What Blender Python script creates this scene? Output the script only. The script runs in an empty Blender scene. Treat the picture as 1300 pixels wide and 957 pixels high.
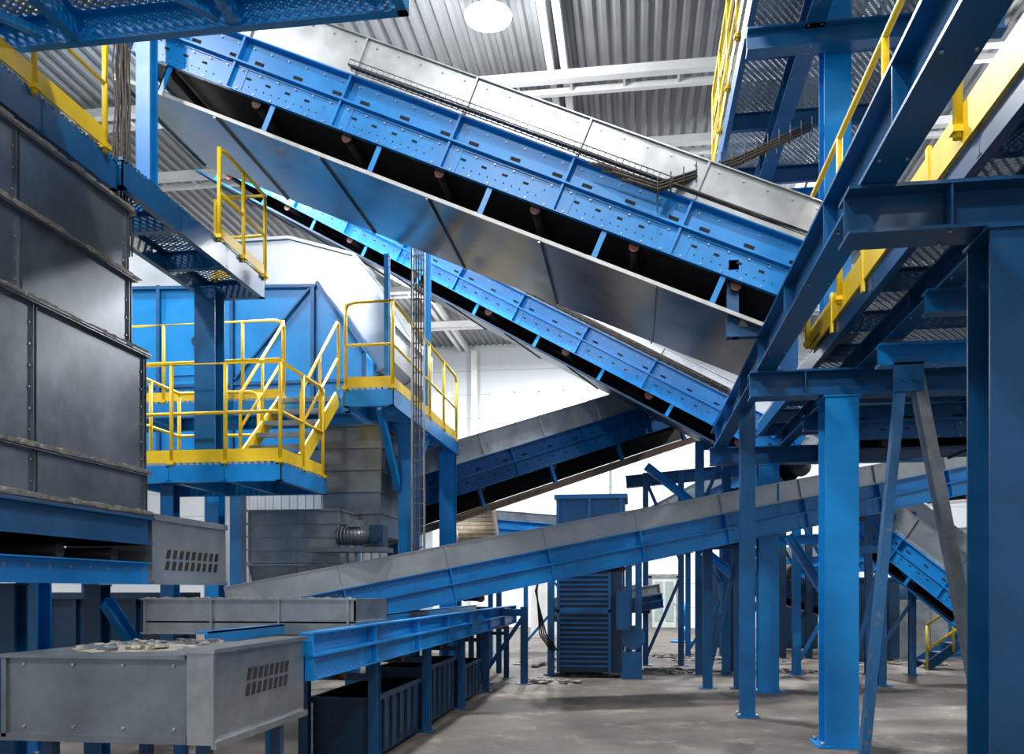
import bpy, math, random, bmesh
from mathutils import Vector, Matrix
random.seed(7)
V=Vector
FP=1100.0; TH=math.atan(155/FP)
CAM=V((0,0,1.6)); Z=V((0,0,1)); X1=V((1,0,0)); Y1=V((0,1,0))
Fw=V((-math.sin(TH),math.cos(TH),0)); Rt=V((math.cos(TH),math.sin(TH),0))
def ray(u,v): return Fw+Rt*((u-650)/FP)+Z*((750-v)/FP)
def PX(u,v,x): r=ray(u,v); return CAM+r*(x/r.x)
def PY(u,v,y): r=ray(u,v); return CAM+r*(y/r.y)
def PD(u,v,d): return CAM+ray(u,v)*d

# ---------------------------------------------------------------- materials
def nodes(name):
    m=bpy.data.materials.new(name); m.use_nodes=True
    nt=m.node_tree; b=nt.nodes["Principled BSDF"]
    return m,nt,b
def mat(name,c1,c2=None,rough=.45,metal=0.,scale=3.,bump=0.,dirt=None,dirt_amt=.5,detail=6,emit=None,es=0,stretch=None):
    m,nt,b=nodes(name); N=nt.nodes; Lk=nt.links
    c2=c2 or tuple(x*.7 for x in c1)
    tc=N.new("ShaderNodeTexCoord"); mp=N.new("ShaderNodeMapping")
    if stretch: mp.inputs["Scale"].default_value=stretch
    Lk.new(tc.outputs["Object"],mp.inputs[0])
    n=N.new("ShaderNodeTexNoise"); n.inputs["Scale"].default_value=scale; n.inputs["Detail"].default_value=detail
    n.inputs["Roughness"].default_value=.65
    Lk.new(mp.outputs[0],n.inputs["Vector"])
    r=N.new("ShaderNodeValToRGB"); r.color_ramp.elements[0].position=.35; r.color_ramp.elements[1].position=.65
    r.color_ramp.elements[0].color=(*c2,1); r.color_ramp.elements[1].color=(*c1,1)
    Lk.new(n.outputs[0],r.inputs[0]); out=r.outputs[0]
    if dirt:
        n2=N.new("ShaderNodeTexNoise"); n2.inputs["Scale"].default_value=scale*2.3; n2.inputs["Detail"].default_value=9
        n2.inputs["Roughness"].default_value=.75
        Lk.new(mp.outputs[0],n2.inputs["Vector"])
        r2=N.new("ShaderNodeValToRGB"); r2.color_ramp.elements[0].position=1-dirt_amt; r2.color_ramp.elements[1].position=min(1,1.14-dirt_amt)
        Lk.new(n2.outputs[0],r2.inputs[0])
        mx=N.new("ShaderNodeMixRGB"); mx.inputs[2].default_value=(*dirt,1)
        Lk.new(r2.outputs[0],mx.inputs[0]); Lk.new(out,mx.inputs[1]); out=mx.outputs[0]
    Lk.new(out,b.inputs["Base Color"])
    rr=N.new("ShaderNodeMapRange"); rr.inputs[3].default_value=max(0,rough-.1); rr.inputs[4].default_value=min(1,rough+.12)
    Lk.new(n.outputs[0],rr.inputs[0]); Lk.new(rr.outputs[0],b.inputs["Roughness"])
    b.inputs["Metallic"].default_value=metal
    if bump:
        bp=N.new("ShaderNodeBump"); bp.inputs["Strength"].default_value=bump; bp.inputs["Distance"].default_value=.02
        Lk.new(n.outputs[0],bp.inputs["Height"]); Lk.new(bp.outputs[0],b.inputs["Normal"])
    if emit:
        b.inputs["Emission Color"].default_value=(*emit,1); b.inputs["Emission Strength"].default_value=es
    return m
BLUE=mat("blue_paint",(.002,.235,.62),(.001,.175,.49),.33,0,2,dirt=(.10,.16,.20),dirt_amt=.37)
BLUEB=mat("bright_blue_paint",(.003,.26,.68),(.002,.21,.57),.3,0,1.5,dirt=(.10,.20,.28),dirt_amt=.33)
BLUE2=mat("deep_and_shaded_blue_paint",(.002,.105,.29),(.001,.07,.20),.34,0,2,dirt=(.06,.09,.11),dirt_amt=.38)  # blue paint with shade put into the colour; also for dark blue machines
BLUE_SHADE=mat("shadow_blue_paint",(.002,.062,.175),(.001,.042,.12),.36,0,2,dirt=(.04,.06,.08),dirt_amt=.38)  # same blue paint, darkened further so the colour carries the shade
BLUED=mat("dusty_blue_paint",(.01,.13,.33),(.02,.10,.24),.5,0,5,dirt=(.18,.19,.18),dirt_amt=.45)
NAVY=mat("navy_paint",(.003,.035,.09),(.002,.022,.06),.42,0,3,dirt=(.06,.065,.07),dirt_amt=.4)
YEL=mat("yellow_paint",(.84,.58,.008),(.72,.47,.006),.45,0,4,dirt=(.35,.24,.05),dirt_amt=.32)
GALV=mat("galvanised_steel",(.40,.43,.455),(.27,.295,.32),.30,.8,4,.04,dirt=(.20,.215,.23),dirt_amt=.40)
GALVL=mat("light_galvanised_sheet",(.46,.48,.50),(.36,.38,.395),.31,.7,2.5,.03,dirt=(.25,.255,.26),dirt_amt=.39)
DUSTW=mat("dust_streaked_sheet",(.40,.41,.42),(.28,.29,.295),.42,.45,3,.03,dirt=(.20,.195,.185),dirt_amt=.43,stretch=(1,1,.5))
GALVD=mat("dark_galvanised_sheet",(.215,.245,.28),(.125,.145,.17),.31,.65,1.6,.06,dirt=(.29,.305,.32),dirt_amt=.38)
PAN=mat("pan_steel",(.29,.30,.31),(.18,.185,.19),.20,.92,1.6,.05,dirt=(.10,.09,.08),dirt_amt=.39)
EDGE=mat("bare_steel_edge",(.50,.50,.49),(.36,.36,.35),.5,.3,8)
STRUT=mat("dusty_grey_strut",(.22,.24,.27),(.12,.145,.18),.55,.2,6,.1,dirt=(.30,.28,.25),dirt_amt=.43)
DUSTY=mat("dusty_metal",(.25,.24,.225),(.12,.118,.115),.8,.1,9,.4,dirt=(.36,.34,.30),dirt_amt=.5)
DUST=mat("fibre_dust",(.36,.33,.29),(.20,.18,.155),.95,0,22,.9)
RUB=mat("black_rubber",(.014,.014,.016),(.008,.008,.009),.7,0,6)
BLK=mat("black_opening_fill",(.006,.006,.007),(.004,.004,.004),.8)  # solid black pieces standing for the dark inside holes and slots
RED=mat("red_roller_cap",(.09,.015,.010),(.045,.009,.007),.6)
ROLL=mat("roller_steel",(.022,.020,.020),(.014,.013,.013),.65,.2)
BOLT=mat("zinc_bolt",(.45,.47,.49),(.33,.34,.36),.35,.8)
BRN=mat("rusty_dusty_steel",(.16,.10,.065),(.08,.06,.045),.8,.2,7,.3)
CABLE=mat("dusty_cable",(.11,.095,.08),(.05,.042,.038),.8,0,14)
WHT=mat("white_frame_paint",(.76,.77,.76),(.66,.67,.66),.5,0,2)
CLAD=mat("pale_cladding",(.44,.465,.49),(.34,.365,.385),.32,.6,1)
CONC=mat("concrete_floor",(.125,.108,.092),(.048,.043,.038),.6,0,.8,.25,dirt=(.22,.195,.165),dirt_amt=.47,detail=10)
ROOF=mat("roof_sheet",(.235,.245,.255),(.19,.20,.21),.5,.15,1)
GLOW=mat("lamp_glow",(1,1,1),(1,1,1),.5,0,1,emit=(1,1,1),es=60)
GLS=mat("pane_glass",(.35,.42,.40),(.26,.33,.32),.15,.1,2)
DOORM=mat("grey_door_paint",(.50,.53,.52),(.42,.45,.44),.5,0,2)
BEIGE=mat("dusty_belt_slat",(.72,.64,.52),(.48,.42,.33),.85,0,14,.4)
def wallmat():
    m,nt,b=nodes("wall_panel"); N=nt.nodes; Lk=nt.links
    tc=N.new("ShaderNodeTexCoord"); sx=N.new("ShaderNodeSeparateXYZ"); Lk.new(tc.outputs["Object"],sx.inputs[0])
    def mt(op,a,bv):
        k=N.new("ShaderNodeMath"); k.operation=op; Lk.new(a,k.inputs[0]); k.inputs[1].default_value=bv; return k.outputs[0]
    f=mt('FRACT',mt('MULTIPLY',sx.outputs[2],.95),0); g=mt('LESS_THAN',f,.03)
    mx=N.new("ShaderNodeMixRGB"); Lk.new(g,mx.inputs[0]); mx.inputs[1].default_value=(.60,.64,.68,1); mx.inputs[2].default_value=(.38,.42,.46,1)
    Lk.new(mx.outputs[0],b.inputs["Base Color"]); b.inputs["Roughness"].default_value=.6
    return m
WALL=wallmat()
def gratemat(name,col,k=22.,hole=.3):
    m,nt,b=nodes(name); N=nt.nodes; Lk=nt.links
    b.inputs["Base Color"].default_value=(*col,1); b.inputs["Metallic"].default_value=.4; b.inputs["Roughness"].default_value=.45
    tc=N.new("ShaderNodeTexCoord"); mp=N.new("ShaderNodeMapping"); mp.inputs["Rotation"].default_value=(0,0,.6)
    Lk.new(tc.outputs["Object"],mp.inputs[0]); sx=N.new("ShaderNodeSeparateXYZ"); Lk.new(mp.outputs[0],sx.inputs[0])
    res=[]
    for i in (0,1):
        a=N.new("ShaderNodeMath"); a.operation='MULTIPLY'; Lk.new(sx.outputs[i],a.inputs[0]); a.inputs[1].default_value=k*(1 if i else .7)
        f=N.new("ShaderNodeMath"); f.operation='FRACT'; Lk.new(a.outputs[0],f.inputs[0])
        g=N.new("ShaderNodeMath"); g.operation='GREATER_THAN'; Lk.new(f.outputs[0],g.inputs[0]); g.inputs[1].default_value=hole
        res.append(g.outputs[0])
    mn=N.new("ShaderNodeMath"); mn.operation='MULTIPLY'; Lk.new(res[0],mn.inputs[0]); Lk.new(res[1],mn.inputs[1])
    t=N.new("ShaderNodeBsdfTransparent"); ms=N.new("ShaderNodeMixShader")
    Lk.new(mn.outputs[0],ms.inputs[0]); Lk.new(b.outputs[0],ms.inputs[1]); Lk.new(t.outputs[0],ms.inputs[2])
    Lk.new(ms.outputs[0],N["Material Output"].inputs[0])
    return m
GRATE=gratemat("expanded_metal",(.30,.36,.42),hole=.36)
GRATEB=gratemat("expanded_metal_blue",(.05,.16,.34))

# ---------------------------------------------------------------- mesh builder
class MB:
    def __init__(s,mx=None): s.v=[];s.f=[];s.mi=[];s.sm=[];s.mx=mx or Matrix.Identity(4);s.m=0
    def add(s,vs,fs,smooth=False):
        o=len(s.v); s.v+=[s.mx@V(p) for p in vs]
        for f in fs: s.f.append([i+o for i in f]); s.mi.append(s.m); s.sm.append(smooth)
        return s
    def box(s,a,b):
        x0,y0,z0=a;x1,y1,z1=b
        return s.add([(x0,y0,z0),(x1,y0,z0),(x1,y1,z0),(x0,y1,z0),(x0,y0,z1),(x1,y0,z1),(x1,y1,z1),(x0,y1,z1)],
          [(0,3,2,1),(4,5,6,7),(0,1,5,4),(1,2,6,5),(2,3,7,6),(3,0,4,7)])
    def prof(s,p,q,pts,up=Z):
        p=V(p);q=V(q);d=(q-p).normalized(); sd=d.cross(V(up)).normalized(); u=sd.cross(d)
        n=len(pts); vs=[p+sd*a+u*b for a,b in pts]+[q+sd*a+u*b for a,b in pts]
        fs=[(i,(i+1)%n,n+(i+1)%n,n+i) for i in range(n)]+[tuple(range(n-1,-1,-1)),tuple(range(n,2*n))]
        return s.add(vs,fs)
    def bar(s,p,q,w,h,up=Z):
        return s.prof(p,q,[(-w/2,-h/2),(w/2,-h/2),(w/2,h/2),(-w/2,h/2)],up)
    def ibeam(s,p,q,w,h,t=.016,up=Z):
        a=w/2;b=h/2;c=t*.35
        return s.prof(p,q,[(-a,-b),(a,-b),(a,-b+t),(c,-b+t),(c,b-t),(a,b-t),(a,b),(-a,b),(-a,b-t),(-c,b-t),(-c,-b+t),(-a,-b+t)],up)
    def chan(s,p,q,w,h,t=.012,up=Z,side=1):
        b=h/2;k=side
        pts=[(0,-b),(k*w,-b),(k*w,-b+t),(k*t,-b+t),(k*t,b-t),(k*w,b-t),(k*w,b),(0,b)]
        if k<0: pts=pts[::-1]
        return s.prof(p,q,pts,up)
    def tube(s,pts,r,n=8):
        pts=[V(p) for p in pts]; rings=[]; ref=None
        for i,p in enumerate(pts):
            if i==0: d=pts[1]-p
            elif i==len(pts)-1: d=p-pts[i-1]
            else: d=(pts[i+1]-p).normalized()+(p-pts[i-1]).normalized()
            d.normalize()
            if ref is None: ref=Z if abs(d.z)<.9 else X1
            a=d.cross(ref)
            if a.length<1e-4: ref=Y1; a=d.cross(ref)
            a.normalize(); b=d.cross(a)
            rings.append([p+(a*math.cos(t*2*math.pi/n)+b*math.sin(t*2*math.pi/n))*r for t in range(n)])
        vs=[x for rg in rings for x in rg]; fs=[]
        for k in range(len(pts)-1):
            for t in range(n):
                fs.append((k*n+t,k*n+(t+1)%n,(k+1)*n+(t+1)%n,(k+1)*n+t))
        fs.append(tuple(range(n-1,-1,-1))); fs.append(tuple((len(pts)-1)*n+t for t in range(n)))
        return s.add(vs,fs,True)
    def cyl(s,c,ax,r,h,n=6):
        c=V(c);ax=V(ax).normalized(); return s.tube([c,c+ax*h],r,n)
    def poly(s,pts,vec):
        n=len(pts);vec=V(vec); vs=[V(p) for p in pts]+[V(p)+vec for p in pts]
        fs=[(i,(i+1)%n,n+(i+1)%n,n+i) for i in range(n)]+[tuple(range(n-1,-1,-1)),tuple(range(n,2*n))]
        return s.add(vs,fs)
COL=bpy.context.scene.collection
ORG={}
def mkobj(mb,name,mats,org):
    me=bpy.data.meshes.new(name); me.from_pydata([tuple(v-org) for v in mb.v],[],mb.f); me.update()
    if not isinstance(mats,(list,tuple)): mats=[mats]
    for m in mats: me.materials.append(m)
    for p,mi,sm in zip(me.polygons,mb.mi,mb.sm): p.material_index=min(mi,len(mats)-1); p.use_smooth=sm and len(p.vertices)<5
    bm=bmesh.new(); bm.from_mesh(me); bmesh.ops.recalc_face_normals(bm,faces=bm.faces); bm.to_mesh(me); bm.free()
    ob=bpy.data.objects.new(name,me); COL.objects.link(ob)
    return ob
def thing(name,label,cat,loc,group=None):
    e=bpy.data.objects.new(name,None); e.empty_display_size=.2; e.location=loc; COL.objects.link(e)
    e["label"]=label; e["category"]=cat
    if group: e["group"]=group
    ORG[e]=V(loc); return e
def part(mb,name,mats,parent,label=None):
    ob=mkobj(mb,name,mats,ORG[parent]); ob.parent=parent; ORG[ob]=ORG[parent]
    if label: ob["label"]=label
    return ob
def solo(mb,name,mats,label,cat,group=None,kind=None):
    xs=[v.x for v in mb.v];ys=[v.y for v in mb.v];zs=[v.z for v in mb.v]
    o=V(((min(xs)+max(xs))/2,(min(ys)+max(ys))/2,min(zs)))
    ob=mkobj(mb,name,mats,o); ob.location=o; ORG[ob]=o
    if kind!="structure":
        ob["label"]=label; ob["category"]=cat
    if group: ob["group"]=group
    if kind: ob["kind"]=kind
    return ob
def struct(mb,name,mats): 
    return solo(mb,name,mats,None,None,kind="structure")

# ---------------------------------------------------------------- room
CZ=12.5; BY=38.; LX=-26.; RX_=22.; FY=-8.
struct(MB().box((LX,FY,-.2),(RX_,BY,0)),"floor",CONC)
struct(MB().box((LX,BY,-.2),(RX_,BY+.3,CZ+.4)),"wall_back",WALL)
struct(MB().box((LX-.3,FY,-.2),(LX,BY,CZ+.4)),"wall_left",WALL)
struct(MB().box((RX_,FY,-.2),(RX_+.3,BY,CZ+.4)),"wall_right",WALL)
m=MB(); x=LX; pts=[]
while x<RX_:
    pts+=[(x,0),(x+.045,.07),(x+.13,.07),(x+.175,0)]; x+=.26
n=len(pts)
vs=[(a,FY,CZ+b) for a,b in pts]+[(a,BY,CZ+b) for a,b in pts]
m.add(vs,[(k,k+1,n+k+1,n+k) for k in range(n-1)])
m.box((LX,FY,CZ+.13),(RX_,BY,CZ+.2))
struct(m,"ceiling",ROOF)
k=1
for X in (-19.5,-13.5,-7.5,-1.55,4.5,10.5,16.5):
    m=MB()
    for dx in (-.14,.14): m.bar((X+dx,FY,CZ-.14),(X+dx,BY,CZ-.14),.14,.24)
    struct(m,"trim_%d"%k,WHT); k+=1
for Y in (-2,6,17.7,20.6,29.5,33.5):
    m=MB()
    m.bar((LX,Y,CZ-.38),(RX_,Y,CZ-.38),.2,.18); m.bar((LX,Y+.55,CZ-.38),(RX_,Y+.55,CZ-.38),.12,.12)
    x=LX+.5
    while x<RX_-1:
        m.bar((x,Y,CZ-.38),(x,Y+.55,CZ-.38),.05,.05); x+=1.1
    struct(m,"trim_%d"%k,WHT); k+=1
for X in (-13,-7,-1.2,4.8,11):
    m=MB(); m.ibeam((X,BY-.2,0),(X,BY-.2,CZ-.3),.25,.35,.02,Y1); struct(m,"trim_%d"%k,WHT); k+=1
c=PY(843,797,BY-.06); m=MB(); m.box((c.x-.66,BY-.1,0),(c.x-.52,BY,2.25)).box((c.x+.52,BY-.1,0),(c.x+.66,BY,2.25)).box((c.x-.66,BY-.1,2.15),(c.x+.66,BY,2.32))
m.m=1; m.box((c.x-.52,BY-.07,.02),(c.x+.52,BY-.01,2.15)); m.m=2; m.box((c.x-.40,BY-.09,.3),(c.x-.05,BY-.07,2.0)); m.box((c.x+.05,BY-.09,.3),(c.x+.40,BY-.07,2.0))
m.m=0; m.cyl((c.x+.45,BY-.14,1.05),(0,1,0),.03,.08)
struct(m,"door_1",[GALV,DOORM,GLS])
for i,(xa,xb) in enumerate(((-12,-8),(-6.3,-2),(.5,4))):  # added glowing panels that whiten the upper back wall
    m=MB(); m.box((xa,BY-.06,8.2),(xb,BY-.01,10.4)); m.m=1
    for t in range(5):
        xx=xa+(xb-xa)*t/4; m.box((xx-.04,BY-.1,8.2),(xx+.04,BY-.01,10.4))
    m.box((xa,BY-.1,8.15),(xb,BY-.01,8.25)); m.box((xa,BY-.1,10.35),(xb,BY-.01,10.45))
    struct(m,"glow_panel_%d"%(i+1),[mat("glow_pane%d"%i,(.9,.95,1),(.85,.9,1),.3,0,1,emit=(.92,.97,1),es=2),WHT])

# ---------------------------------------------------------------- lamps
def lamp(x,y,z,power,up=0):
    t=thing("high_bay_lamp","round aluminium high-bay lamp hanging under the roof","lamp",(x,y,z),"high-bay roof lamps")
    m=MB(); 
    n=16; r0,r1=.14,.42
    vs=[(x+r0*math.cos(a*2*math.pi/n),y+r0*math.sin(a*2*math.pi/n),z+.22) for a in range(n)]+[(x+r1*math.cos(a*2*math.pi/n),y+r1*math.sin(a*2*math.pi/n),z) for a in range(n)]
    m.add(vs,[(a,(a+1)%n,n+(a+1)%n,n+a) for a in range(n)]+[tuple(range(n))],True)
    part(m,"lamp_shade",GALVL,t)
    part(MB().cyl((x,y,z-.03),(0,0,1),.40,.03,20),"lamp_lens",GLOW,t)
    part(MB().cyl((x,y,z+.2),(0,0,1),.02,CZ-.22-z,8),"suspension_rod",GALV,t)
    ld=bpy.data.lights.new("lamp_light",'AREA'); ld.shape='DISK'; ld.size=.9; ld.energy=power; ld.color=(1,.99,.97)
    lo=bpy.data.objects.new("lamp_light",ld); COL.objects.link(lo); lo.location=(0,0,-.06); lo.parent=t
    if up:  # extra point light below the lens, added to brighten the roof
        ld=bpy.data.lights.new("lamp_light",'POINT'); ld.shadow_soft_size=.3; ld.energy=up; ld.color=(1,1,1)
        lo=bpy.data.objects.new("lamp_light",ld); COL.objects.link(lo); lo.location=(0,0,-.7); lo.parent=t
for (x,y,p,up) in ((-16,24,1300,0),(-16,8,1100,0),(-9,30,1400,300),(-9,2,900,0),(-8.5,17,1200,250),(-2.55,15.1,1500,700),(3.4,23.5,1500,400),(0,2.5,750,0),(-3,32,1400,300),(8,18,1200,300),(9,6,850,0),(9,30,1200,0),(-3.5,-5,1300,0),(5,-4,700,0),(-7.4,11.4,500,0)):  # unseen lamps behind the camera are added to light camera-facing sides
    lamp(x,y,11.75,p,up)  # last lamp in the list is added to brighten the drum housing

# ---------------------------------------------------------------- conveyor
def conv(label,p0,p1,W,fh,wh,to=None,roll=6,step=1.35,wallm=GALVL,fm=BLUE,far=True,slots=True,group=None,wall_in=.04,traym=PAN,bolts=True,lean=0,caps=.055,pend=0,edgem=EDGE):
    p0=V(p0);p1=V(p1);L=(p1-p0).length; x=(p1-p0)/L; y=Z.cross(x).normalized(); z=x.cross(y)
    mx=Matrix(((x.x,y.x,z.x,p0.x),(x.y,y.y,z.y,p0.y),(x.z,y.z,z.z,p0.z),(0,0,0,1)))
    t=thing("belt_conveyor",label,"conveyor",p0,group)
    def side(y0,s,det):
        m=MB(mx); hz=fh*.5
        def bx(xa,ya,za,xb,yb,zb):
            ya2=y0+s*ya; yb2=y0+s*yb
            m.box((xa,min(ya2,yb2),za),(xb,max(ya2,yb2),zb))
        bx(0,0,0,L,.012,hz); bx(0,-.05,0,L,0,.012)
        bx(0,-.07,hz,L,.05,hz+.018)
        bx(0,.04,hz,L,.052,fh); bx(0,-.05,fh-.014,L,.052,fh)
        bx(0,-.012,hz-.05*fh,L,0,hz)
        n=max(2,int(round(L/step)))
        for i in range(n+1):
            xx=min(max(i*L/n,.02),L-.02)
            if det: 
                bx(xx-.012,-.05,.012,xx+.012,0,hz); bx(xx-.012,-.045,hz+.018,xx+.012,.04,fh)
                xa=max(0,xx-.16); xb=min(L,xx+.16); bx(xa,-.006,.02,xb,0,hz-.03)
            if det and bolts and i<n:
                m.m=2
                for k in range(6):
                    for zz in (.12,.82):
                        m.cyl(V((xx+(k+.5)*L/n/6,y0-s*.012,hz*zz)),(0,-s,0),.008,.012,6)
                    m.cyl(V((xx+(k+.5)*L/n/6,y0+s*.04,hz+(fh-hz)*.75)),(0,-s,0),.008,.014,6)
                m.m=0
            if det and slots and i<n:
                m.m=1
                for k in range(14):
                    m.cyl(V((xx+(k+.5)*L/n/14,y0,hz*.33)),(0,-s,0),.008,.003,6)
                for k in range(5):
                    xa=xx+(k+.7)*L/n/5.4; 
                    bx(xa,-.004,hz*.56,xa+.06,0,hz*.64)
                    if k%2==0: bx(xa,.036,hz+fh*.12,xa+.11,.04,hz+fh*.18)
                m.m=0
        return m
    part(side(0,1,True),"side_frame",[fm,BLK,BOLT],t,"blue bolted side frame")
    if far: part(side(W,-1,False),"side_frame",[fm,BLK,BOLT],t,"blue bolted side frame")
    if wh>0:
        for (y0,s) in ((wall_in,1),(W-wall_in,-1)):
            m=MB(mx); o=-lean*s
            m.poly([(0,y0,fh),(0,y0+o,fh+wh),(0,y0+o+.006,fh+wh),(0,y0+.006,fh)],(L,0,0))
            m.box((0,min(y0+o,y0+o-s*.035),fh+wh-.006),(L,max(y0+o,y0+o-s*.035),fh+wh+.006))
            m.box((0,y0-.02,fh),(L,y0+.02,fh+.03))
            n=max(2,int(round(L/(step*.95))))
            for i in range(n+1):
                xx=min(max(i*L/n,.015),L-.015)
                m.poly([(xx-.012,y0,fh),(xx-.012,y0+o,fh+wh),(xx-.012,y0+o-s*.03,fh+wh),(xx-.012,y0-s*.03,fh)],(.024,0,0))
                m.m=1
                if i<n and s>0:
                    for k in range(5): m.cyl((xx+(k+.5)*L/n/5,y0+.0-lean*.85,fh+wh*.85),(0,-1,0),.011,.012,6)
                m.m=0
            part(m,"side_wall",[wallm,BOLT],t,"galvanised sheet side wall")
    m=MB(mx); m.box((0.05,.07,fh*.72),(L-.05,W-.07,fh*.75)); m.box((.05,.07,.03),(L-.05,W-.07,.045))
    r=fh*.35
    for e in (.05,L-.05):
        m.tube([(e,.07,fh*.39),(e,W-.07,fh*.39)],r,14)
    part(m,"belt",RUB,t,"black rubber conveyor belt")
    for i in range(roll):
        xx=(i+.5)*L/roll
        m=MB(mx); rz=-.03
        m.m=0; m.tube([(xx,.05,rz),(xx,W-.05,rz)],.045,10)
        m.m=1; m.tube([(xx,.02,rz),(xx,.07,rz)],caps,12); m.tube([(xx,W-.07,rz),(xx,W-.02,rz)],caps,12)
        part(m,"return_roller",[ROLL,RED],t,"return roller with red end caps")
    if to:
        m=MB(mx); m.box((-.02,-.02,-to-.01),(L+.02,W+.02,-to)); 
        m.m=1; m.box((-.02,-.035,-to-.018),(L+.02,-.02,-to+.02)); m.m=0
        n=max(2,int(round(L/step)))
        for i in range(n+1):
            xx=min(max(i*L/n,.02),L-.02); m.box((xx-.012,-.02,-to-.035),(xx+.012,W+.02,-to-.01))
        if pend: m.box((-.02,-.03,-to-pend),(L+.02,-.02,-to))
        part(m,"return_pan",[traym,edgem],t,"grey sheet-steel return pan")
        for i in range(n):
            xx=(i+.45)*L/n
            m=MB(mx); m.box((xx-.035,-.02,-to+.02),(xx+.035,-.008,.03)); m.box((xx-.035,-.02,-to+.02),(xx-.022,.05,.03)); 
            m.box((xx-.05,-.03,-to+.0),(xx+.05,.03,-to+.025))
            part(m,"pan_hanger",fm,t,"short blue hanger bracket")
        m=MB(mx); m.box((0,W-.06,-to+.01),(L,W-.05,.02)); part(m,"inner_sheet",RUB,t,"black sheet closing the gap above the pan")  # black sheet along the far side of the gap above the pan
    return t,mx,L

A0=PY(160,64,9.0); A1=PY(1003,383,9.0)
A,AM,AL=conv("large inclined blue belt conveyor with galvanised walls and pan",A0,A1,2.0,.59,.43,to=.315,roll=7,step=1.36,lean=.03)
m=MB(AM)
for yy,zz in ((-.05,.62),(-.16,.62),(-.16,.68),(-.05,.68)): m.tube([(2.6,yy,zz),(AL*.80,yy,zz)],.006,5)
for i in range(56):
    xx=2.6+i*(AL*.8-2.6)/55; m.tube([(xx,-.05,.68),(xx,-.05,.62),(xx,-.16,.62),(xx,-.16,.68)],.004,4)
m.m=1
for j in range(4): m.tube([(2.6+.9*q,-.07-.025*j,.632+.01*random.random()) for q in range(7)]+[(AL*.8,-.07-.025*j,.635)],.009,6)
solo(m,"cable_tray",[GALV,CABLE],"wire basket cable tray clipped along the inclined conveyor","cable tray")
B0=PD(255,203,19.6); B1=PD(1000,590,14.7)
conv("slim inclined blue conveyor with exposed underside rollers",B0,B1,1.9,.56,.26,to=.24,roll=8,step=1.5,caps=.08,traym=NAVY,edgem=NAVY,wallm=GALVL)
m=MB()
dB=(B1-B0); LB=dB.length; dB.normalize(); yB=Z.cross(dB).normalized(); zB=dB.cross(yB)
for j in range(6): m.tube([B0+dB*(LB*q/10)+zB*(.60+.03*(j%3))-yB*(.03+.03*j) for q in range(2,10)],.016,5)
for i in range(60):
    b=B0+dB*(LB*(.2+.7*i/59)); m.tube([b-yB*.02+zB*.68,b-yB*.02+zB*.58,b-yB*.2+zB*.58,b-yB*.2+zB*.68],.008,4)
solo(m,"cable_tray",[CABLE],"dusty wire cable tray on top of the slim conveyor","cable tray")
C0=PD(462,668,15.2); C1=PD(905,524,18.2)
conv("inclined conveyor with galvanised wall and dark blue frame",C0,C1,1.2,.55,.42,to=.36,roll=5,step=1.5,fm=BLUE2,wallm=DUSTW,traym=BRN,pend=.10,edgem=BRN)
D0=PD(300,822,11.0); D1=PD(1290,614,15.1)
conv("long low conveyor with dusty galvanised wall and blue frame",D0,D1,.9,.47,.31,to=None,roll=6,step=1.5,wallm=GALVL,slots=False)
E0=V((-2.27,5.8,.97)); E1=V((-2.27,16.4,.99))
conv("low horizontal blue conveyor on legs",E0,E1,.78,.34,.0,to=None,roll=6,step=1.5,slots=False)
for yy in (7.6,9.6,11.6,13.6,15.8):
    t=thing("conveyor_leg_frame","blue steel leg frame carrying the low conveyor","support frame",(-2.66,yy,0),"leg frames of the low conveyor")
    for xx in (-2.33,-2.99): 
        m=MB(); m.ibeam((xx,yy,.0),(xx,yy,.96),.09,.09,.012,Y1); m.box((xx-.09,yy-.09,0),(xx+.09,yy+.09,.012)); part(m,"leg",BLUE_SHADE,t)
    m=MB(); m.bar((-2.33,yy,.82),(-2.99,yy,.82),.06,.06); part(m,"cross_member",BLUE_SHADE,t)
for (ya,yb,zt) in ((7.7,9.5,.62),(9.75,11.45,.72),(11.75,13.4,.55)):  # dark boxes added to darken the space beneath the low conveyor
    m=MB(); m.box((-2.95,ya,.04),(-2.40,yb,zt)); m.box((-2.98,ya-.03,zt-.05),(-2.37,yb+.03,zt)); m.box((-2.9,ya+.05,0),(-2.45,yb-.05,.04))
    yy=ya+.1
    while yy<yb-.05: m.box((-2.40,yy,.06),(-2.375,yy+.03,zt-.05)); yy+=.28
    solo(m,"dark_filler",[NAVY],"dark ribbed box added to darken under the low conveyor","bin",group="added dark boxes under the low conveyor")
conv("short blue transfer conveyor beside the low conveyor",(-1.2,17.4,.95),(.6,18.6,1.25),.8,.3,.2,to=None,roll=3,step=1.,fm=BLUE2,wallm=DUSTW,slots=False)

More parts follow.
